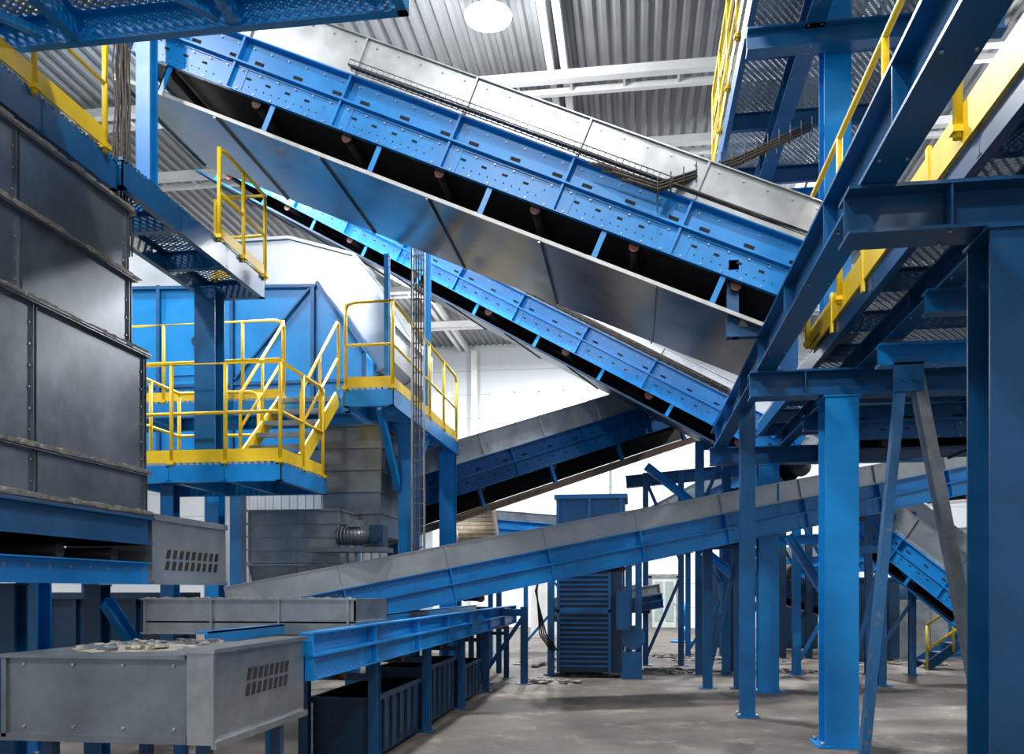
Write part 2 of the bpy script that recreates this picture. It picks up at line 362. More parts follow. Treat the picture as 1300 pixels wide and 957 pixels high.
# ---------------------------------------------------------------- beams / columns
def column(x,y,z0,z1,w=.3,label="blue painted H-section steel column",m_=BLUE,group=None,dy=None):
    t=thing("steel_column",label,"column",(x,y,z0),group)
    m=MB(); m.ibeam((x,y,z0+.02),(x,y,z1-.015),w,dy or w,.02,Y1); part(m,"shaft",m_,t)
    m=MB(); m.box((x-w*.75,y-w*.75,z0),(x+w*.75,y+w*.75,z0+.022))
    m.m=1
    for a in (-1,1):
        for b in (-1,1): m.cyl((x+a*w*.6,y+b*w*.6,z0+.02),(0,0,1),.022,.04,6)
    part(m,"base_plate",[m_,BOLT],t)
    m=MB(); m.box((x-w*.55,y-w*.55,z1-.018),(x+w*.55,y+w*.55,z1)); 
    part(m,"cap_plate",m_,t)
    return t
def beam(p,q,w,h,label="blue painted steel I-beam",m_=BLUE,stiff=0,name="steel_beam",group=None):
    m=MB(); p=V(p);q=V(q); m.ibeam(p,q,w,h,.02)
    d=(q-p); L=d.length; d.normalize(); sd=d.cross(Z).normalized(); up=sd.cross(d)
    for i in range(stiff):
        c=p+d*(L*(i+.5)/stiff)
        for s in (-1,1):
            o=c+sd*s*(w/4)
            m.bar(o-up*(h/2-.02),o+up*(h/2-.02),w/2-.01,.012,up=d)
    m.m=1
    nb=int(L/.9)
    for i in range(nb):
        c=p+d*(L*(i+.5)/nb)
        for s in (-1,1): m.cyl(c+sd*s*w*.35-up*(h/2),-up,.010,.012,6)
    return solo(m,name,[m_,BOLT],label,"steel beam",group)
def guardrail(parent,path,h=1.1,posts=None,r=.024,toe=.14,mid=(.5,),toeoff=None,toet=.012):
    path=[V(p) for p in path]
    m=MB()
    a=path[0];b=path[-1]; d0=(path[1]-a).normalized(); d1=(path[-2]-b).normalized()
    top=[a+Z*h*.5,a+Z*(h-.10),a+Z*(h-.03)+d0*.03,a+Z*h+d0*.12]+[p+Z*h for p in path[1:-1]]+[b+Z*h+d1*.12,b+Z*(h-.03)+d1*.03,b+Z*(h-.10),b+Z*h*.5]
    m.tube(top,r,8)
    for f in mid: m.tube([p+Z*h*f for p in path],r*.85,8)
    g=part(m,"guardrail",YEL,parent,"yellow tubular guardrail")
    for i in range(len(path)-1):
        p,q=path[i],path[i+1]; n=(posts[i] if posts else max(1,int(round((q-p).length/1.0))))
        for k in range(n+ (1 if i==len(path)-2 else 0)):
            c=p.lerp(q,k/n); m=MB(); m.tube([c-Z*.05,c+Z*(h-.01)],r,8); m.box((c.x-.04,c.y-.04,c.z-.02),(c.x+.04,c.y+.04,c.z+.02))
            ob=part(m,"post",YEL,parent); ob.parent=g
    if toe:
        m=MB(); o=V(toeoff) if toeoff else V((0,0,0))
        for i in range(len(path)-1):
            p,q=path[i]+o,path[i+1]+o; m.bar(p+Z*toe/2,q+Z*toe/2,toet,toe)
        part(m,"toe_board",YEL,parent,"yellow toe board")
    return g
def deck(parent,x0,y0,x1,y1,z,gm=GRATE,bm_=BLUE,bh=.2,bays=1.,t=.03,axis='x'):
    part(MB().box((x0,y0,z-t),(x1,y1,z)),"deck_grating",gm,parent,"expanded metal deck grating")
    m=MB()
    m.chan((x0,y0,z-t-bh/2),(x1,y0,z-t-bh/2),.07,bh,.012,Z,-1); m.chan((x0,y1,z-t-bh/2),(x1,y1,z-t-bh/2),.07,bh,.012,Z,1)
    m.chan((x0,y0,z-t-bh/2),(x0,y1,z-t-bh/2),.07,bh,.012,Z,1); m.chan((x1,y0,z-t-bh/2),(x1,y1,z-t-bh/2),.07,bh,.012,Z,-1)
    if axis=='x':
        n=max(1,int((x1-x0)/bays))
        for i in range(1,n): xx=x0+(x1-x0)*i/n; m.ibeam((xx,y0,z-t-bh/2),(xx,y1,z-t-bh/2),.08,bh*.9,.01)
    else:
        n=max(1,int((y1-y0)/bays))
        for i in range(1,n): yy=y0+(y1-y0)*i/n; m.ibeam((x0,yy,z-t-bh/2),(x1,yy,z-t-bh/2),.08,bh*.9,.01)
    part(m,"deck_frame",bm_,parent,"blue channel deck frame")

CX=2.1
column(CX,5.23,0,3.6,.34,m_=BLUE_SHADE,label="shade-toned blue H-section steel column carrying the gallery",group="gallery columns")
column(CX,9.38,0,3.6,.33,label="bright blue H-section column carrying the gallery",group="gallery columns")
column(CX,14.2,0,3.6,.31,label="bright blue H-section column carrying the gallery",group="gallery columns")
for y,mm in ((5.23,BLUE_SHADE),(9.38,BLUE2),(14.2,BLUE2)):
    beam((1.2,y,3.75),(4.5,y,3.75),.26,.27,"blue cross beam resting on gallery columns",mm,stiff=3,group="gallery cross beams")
beam((1.36,.6,4.06),(1.36,14.7,4.06),.20,.34,"long shade-toned blue gallery girder with bolted flanges",BLUE2,stiff=9)
beam((2.35,.6,4.00),(2.35,14.7,4.00),.16,.22,"blue girder under the gallery deck",BLUE_SHADE,stiff=9)
beam((4.3,.6,4.00),(4.3,14.7,4.00),.2,.22,"blue girder under the gallery deck",BLUE_SHADE)
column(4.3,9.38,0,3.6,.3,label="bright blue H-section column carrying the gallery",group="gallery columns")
column(4.3,5.23,0,3.6,.3,label="shade-toned blue H-section steel column carrying the gallery",group="gallery columns",m_=BLUE_SHADE)
t=thing("gallery_walkway","raised gallery walkway with yellow guardrail and grating deck","walkway",(3,7,4.14))
deck(t,2.0,.8,4.5,14.6,4.36,bh=.20,axis='y',bays=1.1,bm_=BLUE_SHADE)
guardrail(t,[(1.95,1.0,4.4),(1.95,10.2,4.4)],h=1.55,posts=[6],r=.03,toe=.25,mid=(.75,),toeoff=(.028,0,-.10),toet=.016)
m=MB(); 
for yy in (1.9,3.4,4.4,6.2,7.9,9.1): m.box((1.96,yy-.03,4.2),(1.985,yy+.03,4.6))
part(m,"toe_board_clip",YEL,t,"short yellow clip plates on deck edge")
for (x,y,z0,z1,mm) in ((2.18,9.9,4.36,9.3,BLUE),(2.55,5.0,4.36,9.0,BLUE_SHADE),(2.35,13.9,4.36,7.7,BLUE2)):
    column(x,y,z0,z1,.28,"blue H-section column rising from the gallery deck",mm,"upper gallery columns")
def brace(p,q,w,h,label,m_=BLUE2,name="diagonal_brace"):
    m=MB(); m.chan(p,q,w,h,.012); return solo(m,name,[m_],label,"brace")
t=thing("upper_platform","high grating platform with yellow guardrail near the roof","platform",(2.2,10,7.9))
deck(t,1.25,4.0,3.6,13.9,8.2,bh=.26,axis='y',bays=1.6,bm_=BLUE2)
guardrail(t,[(1.22,4.2,8.2),(1.22,13.8,8.2)],h=1.15,posts=[9],toe=.16,mid=(.35,.68))
beam((1.9,4.2,7.75),(1.9,13.9,7.75),.2,.3,"blue girder under the high platform",BLUE2,stiff=5)
beam((3.2,4.2,7.75),(3.2,13.9,7.75),.2,.3,"blue girder under the high platform",BLUE_SHADE,stiff=5)
beam((1.2,9.6,7.5),(3.8,9.6,7.5),.18,.24,"blue cross beam under the high platform",BLUE2)
beam((1.2,13.5,7.5),(3.8,13.5,7.5),.18,.24,"blue cross beam under the high platform",BLUE)
beam((1.9,6.8,6.8),(4.6,6.8,6.8),.2,.3,"shade-toned blue cross beam between columns",BLUE_SHADE)
brace((2.9,2.2,4.9),(2.9,7.6,8.2),.12,.32,"shade-toned blue inclined stair stringer",BLUE_SHADE)
m=MB(); q0=PY(835,240,8.75); q1=PD(1030,162,9.55)
for j in range(9):
    off=V((0,(j%3)*.03,(j//3)*.03)); mid=q0.lerp(q1,.5)+V((0,0,-.06))
    m.tube([q0+off+V((-.3-.05*j,0,.12+.02*j)),q0+off,mid+off,q1+off],.011,6)
for i in range(14):
    c=q0.lerp(q1,i/13); m.tube([c+V((0,-.05,.10)),c+V((0,-.05,-.07)),c+V((0,.13,-.07)),c+V((0,.13,.10))],.006,4)
solo(m,"cable_bundle",[CABLE],"brown dusty cable bundle bridging conveyor and gallery column","cables")
column(1.42,11.3,0,5.05,.18,"slim blue column propping the conveyor end",BLUE2)
m=MB()
m.bar((1.0,9.15,4.2),(1.0,9.15,4.9),.12,.12,Y1); m.bar((1.0,9.15,4.25),(1.26,9.15,4.25),.1,.1); m.bar((1.0,10.6,4.9),(1.0,9.0,4.9),.1,.1)
solo(m,"conveyor_bracket",[BLUE2],"shade-toned blue bracket under the inclined conveyor end","bracket")
tp=V((2.42,8.3,3.6))
m=MB(); m.chan(tp+V((-.05,0,0)),(2.02,8.25,0.0),.08,.11,.012,Y1); solo(m,"diagonal_strut",[BLUED],"blue channel strut leaning against the gallery","strut")
m=MB(); m.chan(tp+V((.06,.02,0)),(3.12,8.25,0.0),.10,.15,.012,Y1); solo(m,"diagonal_strut",[STRUT],"grey dusty channel strut leaning against the gallery","strut")
m=MB(); m.box((2.32,8.22,3.4),(2.58,8.24,3.7)); m.cyl((2.4,8.22,3.5),(0,-1,0),.02,.02); m.cyl((2.5,8.22,3.5),(0,-1,0),.02,.02)
solo(m,"gusset_plate",[BLUE2],"blue gusset plate joining the two struts","plate")
beam((2.2,8.3,3.74),(4.3,8.3,3.74),.16,.2,"blue cross beam above the struts",BLUE)
beam((2.2,7.0,3.8),(4.3,7.0,3.8),.14,.18,"shade-toned blue cross beam below the gallery deck",BLUE2)
beam((2.2,11.8,3.8),(4.3,11.8,3.8),.14,.2,"shade-toned blue cross beam below the gallery deck",BLUE2)
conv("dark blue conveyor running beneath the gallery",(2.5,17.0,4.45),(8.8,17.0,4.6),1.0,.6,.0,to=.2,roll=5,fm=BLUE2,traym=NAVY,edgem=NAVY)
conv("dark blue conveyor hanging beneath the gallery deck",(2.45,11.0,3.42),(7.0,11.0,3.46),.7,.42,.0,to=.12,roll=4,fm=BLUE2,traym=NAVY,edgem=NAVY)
conv("low conveyor with galvanised wall sloping to the floor",PD(1075,668,17.4),PD(1330,870,14.2),1.0,.5,.45,to=.2,roll=4,fm=BLUE,wallm=GALVL,edgem=BLUE2)
conv("distant blue conveyor with galvanised wall",PD(1010,735,21),PD(1330,700,21),1.0,.5,.3,to=None,roll=4,wallm=GALVL,slots=False)
conv("distant blue conveyor crossing the hall",PD(600,680,24),PD(880,702,24),1.0,.5,.25,to=None,roll=4,wallm=GALV,slots=False)
conv("distant conveyor with dusty pan beside the wall",PD(1080,640,25),PD(1330,615,24),1.0,.5,.3,to=.2,roll=4,wallm=GALV,slots=False)
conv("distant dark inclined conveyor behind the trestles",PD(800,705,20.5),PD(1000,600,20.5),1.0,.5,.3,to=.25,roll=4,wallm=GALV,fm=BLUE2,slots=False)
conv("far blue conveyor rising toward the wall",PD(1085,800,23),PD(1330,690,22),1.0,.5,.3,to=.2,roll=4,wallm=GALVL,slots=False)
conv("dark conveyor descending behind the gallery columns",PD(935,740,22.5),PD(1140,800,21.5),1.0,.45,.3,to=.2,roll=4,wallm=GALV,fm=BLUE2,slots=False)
beam(PD(795,612,19.2),PD(1010,590,18.4),.2,.26,"blue beam carried by the conveyor trestles",BLUE2)
beam(PD(870,690,16.4),PD(1050,684,15.9),.14,.18,"blue beam carried by the conveyor trestles",BLUE)
beam(PD(850,655,18.8),PD(1120,655,18.2),.16,.2,"blue beam carried by the conveyor trestles",BLUE2)

def trestle(x,y,z1,w=.9,label="blue trestle frame propping an inclined conveyor",lw=.12,mm=BLUE):
    t=thing("conveyor_trestle",label,"support frame",(x,y,0),"conveyor trestles")
    for s in (-1,1):
        m=MB(); m.ibeam((x+s*w/2,y,.0),(x+s*w/2,y,z1),lw,lw,.014,Y1); m.box((x+s*w/2-.14,y-.14,0),(x+s*w/2+.14,y+.14,.015)); part(m,"leg",mm,t)
    m=MB(); m.bar((x-w/2,y,z1-.1),(x+w/2,y,z1-.1),.1,.12); part(m,"cross_member",mm,t)
    n=max(1,int(z1/1.4))
    for i in range(n):
        za=z1*i/n+.15; zb=z1*(i+1)/n-.15
        if i%2: za,zb=zb,za
        m=MB(); m.bar((x-w/2,y-.01,za),(x+w/2,y-.01,zb),.012,.07); part(m,"diagonal",mm,t)
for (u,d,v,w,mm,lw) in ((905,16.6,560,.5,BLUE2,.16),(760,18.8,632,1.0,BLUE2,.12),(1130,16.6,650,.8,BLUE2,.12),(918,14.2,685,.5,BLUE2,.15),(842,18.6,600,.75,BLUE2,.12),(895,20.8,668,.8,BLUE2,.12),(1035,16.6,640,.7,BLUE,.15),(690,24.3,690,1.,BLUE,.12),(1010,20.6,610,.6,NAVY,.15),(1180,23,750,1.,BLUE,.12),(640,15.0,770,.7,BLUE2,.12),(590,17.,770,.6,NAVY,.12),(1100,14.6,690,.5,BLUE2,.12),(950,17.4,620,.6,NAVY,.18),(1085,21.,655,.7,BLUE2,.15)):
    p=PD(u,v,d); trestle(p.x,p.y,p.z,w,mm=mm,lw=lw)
for (a,b,lab) in (((893,700,15.4),(952,748,15.4),"blue diagonal strut beneath the low conveyor"),((820,592,17.8),(893,650,17.8),"blue diagonal strut beside the trestle"),((1000,680,15.6),(1050,760,15.6),"blue diagonal strut beneath the low conveyor")):
    m=MB(); m.chan(PD(*a),PD(*b),.1,.16); solo(m,"diagonal_strut",[BLUE],lab,"strut")

# ---------------------------------------------------------------- left hopper
HX=-4.46
t=thing("sorting_hopper","tall dark galvanised hopper with dust-covered flanges","hopper",(-6,5.5,1.9))
def shell(lo,hi,nv=2):
    m=MB(); m.box(lo,hi)
    x1=hi[0]
    for i in range(nv+1):
        yy=lo[1]+.05+(hi[1]-lo[1]-.10)*i/nv
        if i==1: yy+=.75
        m.box((x1,yy-.022,lo[2]),(x1+.02,yy-.016,hi[2])); m.box((x1,yy+.016,lo[2]),(x1+.02,yy+.022,hi[2]))
        m.m=1
        k=lo[2]+.1
        while k<hi[2]-.05: m.cyl((x1,yy-.045,k),(1,0,0),.008,.010,6); k+=.16
        m.m=0
    return m
part(shell((-7.4,2.9,3.80),(HX-.07,7.33,4.42)),"upper_shell",[GALVD,BOLT],t)
part(shell((-7.4,2.9,4.46),(HX-.08,7.30,5.05)),"upper_shell",[GALVD,BOLT],t)
part(shell((-7.4,2.9,2.70),(HX,7.45,3.74)),"middle_shell",[GALVD,BOLT],t)
part(shell((-7.4,2.9,2.32),(HX+.01,7.45,2.66)),"lower_shell",[GALVD,BOLT],t)
for zz,xo in ((5.05,-.04),(4.44,-.02),(3.77,.05),(2.68,.05),(2.30,.06)):
    m=MB(); ye=7.47 if zz<4 else 7.36
    m.box((-7.45,2.85,zz-.006),(HX+xo,ye,zz+.006)); m.box((-7.45,2.85,zz-.03),(HX+xo-.03,ye-.03,zz+.03)); m.box((-7.45,2.85,zz-.026),(HX+xo,ye,zz-.018))
    m.m=1
    y=3.0
    while y<ye-.1:
        h=.010+.018*random.random(); l=.04+.12*random.random(); o=random.random()*.03
        m.poly([(HX+xo-.07,y,zz+.006),(HX+xo-o*.5+.004,y+.01,zz-.010),(HX+xo-o*.5+.006,y+l*.5,zz+.006+h),(HX+xo-.07,y+l*.4,zz+.012+h*1.5)],(0,l,0))
        y+=l*.8
    part(m,"flange",[GALVD,DUST],t,"thin bolted flange with fibrous dust")
t=thing("hopper_discharge_conveyor","blue channel conveyor frame beneath the dark hopper","conveyor",(-5.5,6,1.6))
m=MB(); m.box((-7.2,2.9,2.02),(HX+.02,7.45,2.27)); m.box((-7.2,2.9,2.25),(HX+.09,7.45,2.27)); m.box((-7.2,2.9,2.02),(HX+.07,7.45,2.04)); part(m,"upper_frame",BLUE2,t)
m=MB(); m.chan((HX,2.9,1.76),(HX,7.45,1.76),.08,.20,.012,Z,1); m.box((HX-.01,2.9,1.66),(HX,7.45,1.86))
m.m=1; 
for i in range(18): m.cyl((HX,3.1+i*.25,1.79),(1,0,0),.018,.016,8)
part(m,"side_frame",[BLUE,GALV],t)
part(MB().box((-7.1,3.0,1.80),(HX-.06,7.4,1.84)),"belt",RUB,t)
for i in range(6):
    m=MB(); m.tube([(-7.,3.4+i*.72,1.92),(HX-.03,3.4+i*.72,1.92)],.06,10); part(m,"roller",[ROLL],t)
def slots(m,org,du,dv,nrm,nx,nz,w,h,gx,gz):
    m.m=1
    for i in range(nx):
        for j in range(nz):
            p=V(org)+V(du)*(i*gx)+V(dv)*(j*gz)+V(du)*(j*.02)
            a=V(du)*w; b=V(dv)*h+V(du)*h*.35
            m.poly([p,p+a,p+a+b,p+b],V(nrm)*.004)
    m.m=0
m=MB(); m.box((-5.3,7.5,1.68),(HX+.03,8.95,2.30)); m.box((-5.32,7.49,2.26),(HX+.05,8.97,2.32)); m.box((HX+.03,7.5,1.66),(HX+.06,8.95,1.70))
slots(m,(HX+.031,7.72,1.80),(0,1,0),(0,0,1),(1,0,0),9,2,.06,.085,.12,.11)
solo(m,"vented_cover",[GALVL,BLK],"galvanised motor cover with two rows of vent slots","machine cover")
for y in (3.4,6.2,7.3):
    column(-4.85,y,0,1.66,.16,"blue leg under the hopper conveyor",BLUE_SHADE,"hopper legs")
for (a,b) in (((-4.6,7.0,1.5),(-4.6,8.5,.1)),((-4.6,4.2,1.5),(-4.6,5.6,.1))):
    brace(a,b,.08,.12,"blue diagonal brace between hopper legs",BLUE)
m=MB(); m.box((-9,9.95,.0),(-5.7,10.7,1.55)); 
for i in range(8): m.box((-8.9+i*.4,9.89,.0),(-8.86+i*.4,9.95,1.5))
m.box((-9.05,9.87,1.5),(-5.65,10.72,1.58))
solo(m,"low_machine_casing",[NAVY],"dark navy ribbed machine casing on the floor","machine")

t=thing("conveyor_tail_box","grey sheet-metal conveyor tail box littered with dust","machine",(-2.9,5,0.75))
m=MB(); m.box((-3.52,4.45,.78),(-2.42,5.75,1.235)); m.box((-3.55,4.42,1.225),(-2.42,5.78,1.245)); m.box((-3.54,4.43,.76),(-2.42,4.45,.80)); m.box((-3.53,4.43,.78),(-3.50,4.45,1.23))
for xx in (-3.4,-3.1,-2.8,-2.5): 
    m.m=1; m.cyl((xx,4.45,1.19),(0,-1,0),.009,.01,6); m.cyl((xx,4.45,.84),(0,-1,0),.009,.01,6); m.m=0
part(m,"casing",[GALVD,BOLT],t)
m=MB(); m.box((-2.41,4.42,.76),(-2.27,5.75,1.27)); m.box((-2.45,4.40,1.262),(-2.24,5.77,1.285)); m.box((-2.27,4.42,.74),(-2.24,5.75,.78)); m.box((-2.27,4.41,.76),(-2.25,4.44,1.27))
slots(m,(-2.269,4.84,.98),(0,1,0),(0,0,1),(1,0,0),8,2,.04,.07,.08,.09)
part(m,"vented_end_cover",[GALV,BLK],t,"galvanised end cover with vent slots")
for xx in (-3.35,-2.4):
    for yy in (4.6,5.6):
        part(MB().bar((xx,yy,0),(xx,yy,.78),.07,.07,Y1),"leg",BLUE_SHADE,t)
t=thing("feed_trough","long galvanised feed trough with dusty rim","trough",(-3.4,7.4,1.24))
tx0,tx1=-4.3,-2.36
m=MB(); m.box((tx0,7.15,1.22),(tx1,7.165,1.53)); m.box((tx0,8.1,1.34),(tx1,8.115,1.53)); m.box((tx1-.015,7.15,1.34),(tx1,8.115,1.53)); m.box((tx0,7.15,1.24),(tx0+.015,8.115,1.53)); m.box((tx0,7.15,1.32),(tx1,8.115,1.335))
m.box((tx0-.02,7.11,1.52),(tx1+.02,7.17,1.535)); m.box((tx0-.02,7.12,1.22),(tx1,7.15,1.235))
for i in range(4): m.box((tx0+.01+i*.62,7.12,1.24),(tx0+.03+i*.62,7.15,1.53))
part(m,"trough_shell",[GALV,BOLT],t)
m=MB(); x=tx0
while x<tx1-.1:
    l=.05+.1*random.random(); h=.006+.012*random.random(); m.poly([(x,7.115,1.535),(x+l*1.2,7.115,1.535),(x+l*.7,7.115,1.535+h)],(0,.045,0)); x+=l
part(m,"dust_layer",[DUST],t,"pale fibrous dust on the rim")
for xx in (-4.2,-3.3): part(MB().bar((xx,7.6,0),(xx,7.6,1.32),.1,.1,Y1),"leg",BLUE_SHADE,t)
def litter(name,label,cx,cy,cz,rx,ry,n,hmax,mats,sc=.12):
    m=MB()
    for i in range(n):
        a=random.random()*2*math.pi; r=math.sqrt(random.random()); px=cx+rx*r*math.cos(a); py=cy+ry*r*math.sin(a)
        h=hmax*(1-r)*random.random(); s=sc*(.3+random.random()); ang=random.random()*3.14
        R=Matrix.Rotation(ang,4,'Z')@Matrix.Rotation(random.uniform(-.35,.35),4,'X')
        m.mx=Matrix.Translation((px,py,cz+h+.015))@R; m.m=random.randrange(len(mats))
        m.box((-s/2,-s/4,-.008),(s/2,s/4,.006+.012*random.random()))
    m.mx=Matrix.Identity(4)
    m.m=0; n2=14; vs=[(cx,cy,cz+hmax)]; 
    for k,(f,hh) in enumerate(((.45,.6),(1,.0))):
        for j in range(n2):
            a=j*2*math.pi/n2; q=f*(.85+.3*random.random()); vs.append((cx+rx*q*math.cos(a),cy+ry*q*math.sin(a),cz+hmax*hh*(.7+.5*random.random())))
    fs=[(0,1+j,1+(j+1)%n2) for j in range(n2)]+[(1+j,1+n2+j,1+n2+(j+1)%n2,1+(j+1)%n2) for j in range(n2)]
    m.add(vs,fs,True)
    return solo(m,name,mats,label,"debris",kind="stuff")
WHTP=mat("pale_paper_scrap",(.42,.40,.37),(.28,.26,.24),.9,0,12)
litter("waste_scraps","loose paper and fibre scraps on the tail box",-3.0,5.15,1.245,.42,.5,60,.02,[DUST,GALVD,DUSTY,WHTP],.07)
for (u,d,rx,ry,h) in ((712,19,1.0,1.2,.2),(730,16.5,.6,.4,.08),(930,20,1.5,1.,.08),(870,21,1.0,.6,.06),(700,15.2,.5,.4,.08),(1000,17.2,.8,.4,.04),(1140,19,1.0,.6,.06),(850,17.2,1.1,.5,.05)):
    p=PD(u,750,d); litter("floor_waste","scattered grey and beige waste on the concrete",p.x,p.y,0,rx,ry,90,h,[DUSTY,BRN,DUSTY,WHTP],.16)

# ---------------------------------------------------------------- walkways left
t=thing("high_walkway","blue high walkway with yellow toe board and rail","walkway",(-5.2,8,5.3))
deck(t,-5.35,7.25,-4.57,10.3,5.52,gm=GRATEB,bh=.24,axis='y',bays=1.0,bm_=BLUE2)
guardrail(t,[(-4.55,9.05,5.52),(-4.55,10.25,5.52),(-5.2,10.25,5.52)],h=1.0,posts=[2,1],toe=.12)
t=thing("near_walkway","blue walkway beam with yellow rail above hopper","walkway",(-5.2,6,5.3))
deck(t,-6.3,3.2,-4.60,7.22,5.48,gm=GRATEB,bh=.26,axis='y',bays=.9,bm_=BLUE2)
guardrail(t,[(-4.58,3.4,5.48),(-4.58,7.0,5.48)],h=1.1,posts=[4],toe=.16)
column(-5.1,9.9,3.08,5.25,.26,"shade-toned blue column between landing and high walkway",BLUE2)
column(-5.82,11.45,0,5.35,.2,"bright blue column behind the high walkway")
column(-5.82,7.75,0,5.45,.22,"blue column carrying the high walkway")
column(-5.2,8.7,5.53,8.4,.16,"slim blue column rising above the walkway",BLUE)
beam((-5.9,7.75,5.55),(-5.3,7.75,5.55),.12,.18,"short blue beam joining walkway and column",BLUE)
overh=thing("overhead_platform","overhead blue grating platform with bolted beams","platform",(-4,5.5,5.7))
deck(overh,-8.0,4.1,-1.60,6.05,5.99,gm=GRATE,bh=.24,axis='x',bays=1.1)
m=MB()
for a in (-7.0,-5.6,-4.2,-3.0): m.bar((a,4.2,5.78),(a+1.2,5.95,5.78),.06,.06)
part(m,"plan_bracing",BLUE,overh)
m=MB()
for j in range(16):
    x=-4.84+.022*(j%6)*1.3; y=7.55+.03*(j//6); pts=[]
    for k in range(9): pts.append((x+.022*random.uniform(-1,1),y+.01*random.uniform(-1,1),4.75+.36*k))
    m.tube(pts,.008,5)
solo(m,"hanging_cables",[CABLE],"bundle of thin dusty cables hanging by hopper","cables")

# ---------------------------------------------------------------- stairs platforms
t=thing("lower_landing","lower yellow-railed landing with blue frame","platform",(-4.9,9.6,2.7))
deck(t,-6.1,9.5,-4.02,11.0,3.10,gm=GRATE,bh=.2,axis='x',bays=.6)
guardrail(t,[(-4.04,10.9,3.10),(-4.04,9.52,3.10),(-6.05,9.52,3.10),(-6.05,10.9,3.10),(-4.95,10.95,3.10)],h=1.15,posts=[2,3,2,2],toe=.15)
t2=thing("upper_landing","upper yellow-railed landing with blue frame","platform",(-3.5,13,4.0))
deck(t2,-3.86,11.2,-3.17,15.5,4.32,gm=GRATE,bh=.22,axis='y',bays=.9)
guardrail(t2,[(-3.84,11.22,4.32),(-3.19,11.22,4.32),(-3.19,15.4,4.32)],h=1.15,posts=[1,4],toe=.15)
t3=thing("service_walkway","yellow-railed service walkway beside blue drum housing","walkway",(-6,12,4.0))
deck(t3,-8.0,11.62,-3.92,12.7,4.32,gm=GRATE,bh=.2,axis='x',bays=1.)
guardrail(t3,[(-7.9,11.64,4.32),(-4.90,11.64,4.32)],h=1.1,posts=[5],toe=.13)
t=thing("steel_staircase","short steel staircase with yellow stringers and handrails","staircase",(-4.45,10.6,3.10))
s0=V((0,10.2,3.12)); s1=V((0,11.5,4.30))
for xx in (-4.85,-4.06):
    part(MB().bar((xx,s0.y,s0.z+.08),(xx,s1.y,s1.z-.05),.03,.2),"stringer",YEL,t)
    m=MB(); a=V((xx,s0.y,s0.z)); b=V((xx,s1.y,s1.z))
    m.tube([a+Z*.05,a+Z*.9,a+Z*.97+V((0,.04,0)),b+Z*1.0,b+Z*1.0+V((0,.05,0)),b+V((0,.06,.9)),b+V((0,.06,.1))],.022,8); m.tube([a+Z*.5,b+Z*.5],.018,8); mm=a.lerp(b,.5); m.tube([mm,mm+Z*.98],.02,8)
    part(m,"handrail",YEL,t)
for i in range(6):
    f=(i+.5)/6; c=s0.lerp(s1,f); m=MB(); m.box((-4.83,c.y-.11,c.z),(-4.08,c.y+.11,c.z+.03)); m.box((-4.83,c.y-.115,c.z-.03),(-4.08,c.y-.10,c.z+.03)); part(m,"tread",GALV,t)
for (x,y,z1) in ((-3.3,12.5,4.08),(-3.3,15.2,4.08)):
    column(x,y,0,z1,.26,"bright blue column carrying the upper landing",BLUE,"landing columns")
column(-5.5,9.7,0,2.87,.16,"blue column carrying the lower landing",BLUE2)
m=MB(); m.bar((-3.42,12.34,3.1),(-3.42,11.38,4.08),.08,.1); solo(m,"diagonal_brace",[BLUE],"blue knee brace under the upper landing","brace")
m=MB(); m.bar((-3.3,12.66,3.15),(-3.3,13.6,4.08),.08,.1); solo(m,"diagonal_brace",[BLUE],"blue knee brace under the upper landing","brace")
column(-3.42,11.75,4.32,6.3,.07,"thin blue post standing on the landing",BLUE)
column(-3.42,14.2,4.32,7.3,.08,"thin blue post standing on the landing",BLUE)
m=MB()
for dx in (0,.17): m.bar((-3.02+dx,11.6,1.9),(-3.02+dx,11.6,6.3),.02,.05,Y1)
for i in range(22): m.bar((-3.02,11.6,2.0+i*.2),(-2.85,11.6,2.0+i*.2),.015,.02)
m.m=1
for j in range(4): m.tube([(-2.99+j*.035,11.56,1.9+k*.55) for k in range(9)],.010,5)
solo(m,"cable_ladder",[GALV,CABLE],"vertical galvanised cable ladder beside landing column","cable ladder")
# drum housing: angular box
t=thing("drum_screen_housing","large bright blue angular housing with faceted silver hood","machine",(-6.5,15,3.6))
a=-9.6;b=-4.35;zb=3.9
prof=[(a,zb),(b,zb),(b,5.45),(-5.15,6.62),(a,6.78)]
def pf(pr,y): return [(x,y,z) for x,z in pr]
m=MB(); m.poly(pf(prof,13.6),(0,3,0)); part(m,"housing",BLUEB,t)
m=MB()
for xx,zt in ((-9.2,6.75),(-7.9,6.72),(-6.6,6.68),(-5.2,6.6)): m.box((xx-.03,13.54,zb),(xx+.03,13.6,zt))
m.box((a,13.55,5.0),(b,13.6,5.05)); m.bar((a,13.57,6.74),(-5.15,13.57,6.58),.05,.07,Y1)
m.bar((-6.55,13.57,5.1),(-5.25,13.57,6.55),.03,.05,Y1)
for yy in (13.56,14.6,15.6,16.55):
    for (p,q) in zip(prof[1:3],prof[2:4]): m.bar((p[0]+.02,yy,p[1]),(q[0]+.02,yy,q[1]+.02),.06,.06,Y1)
part(m,"stiffening_rib",BLUE2,t)
m=MB(); m.box((-7.7,13.57,5.2),(-6.8,13.6,6.3)); m.m=1; m.tube([(-7.2,13.56,5.75),(-7.2,13.52,5.75)],.09,14); part(m,"inspection_door",[BLUEB,NAVY],t)
for (xx,yy) in ((-9.3,13.8),(-6.6,13.8),(-4.6,13.8),(-9.3,16.3),(-4.6,16.3)):
    part(MB().bar((xx,yy,0),(xx,yy,zb),.2,.2,Y1),"leg",BLUE2,t)
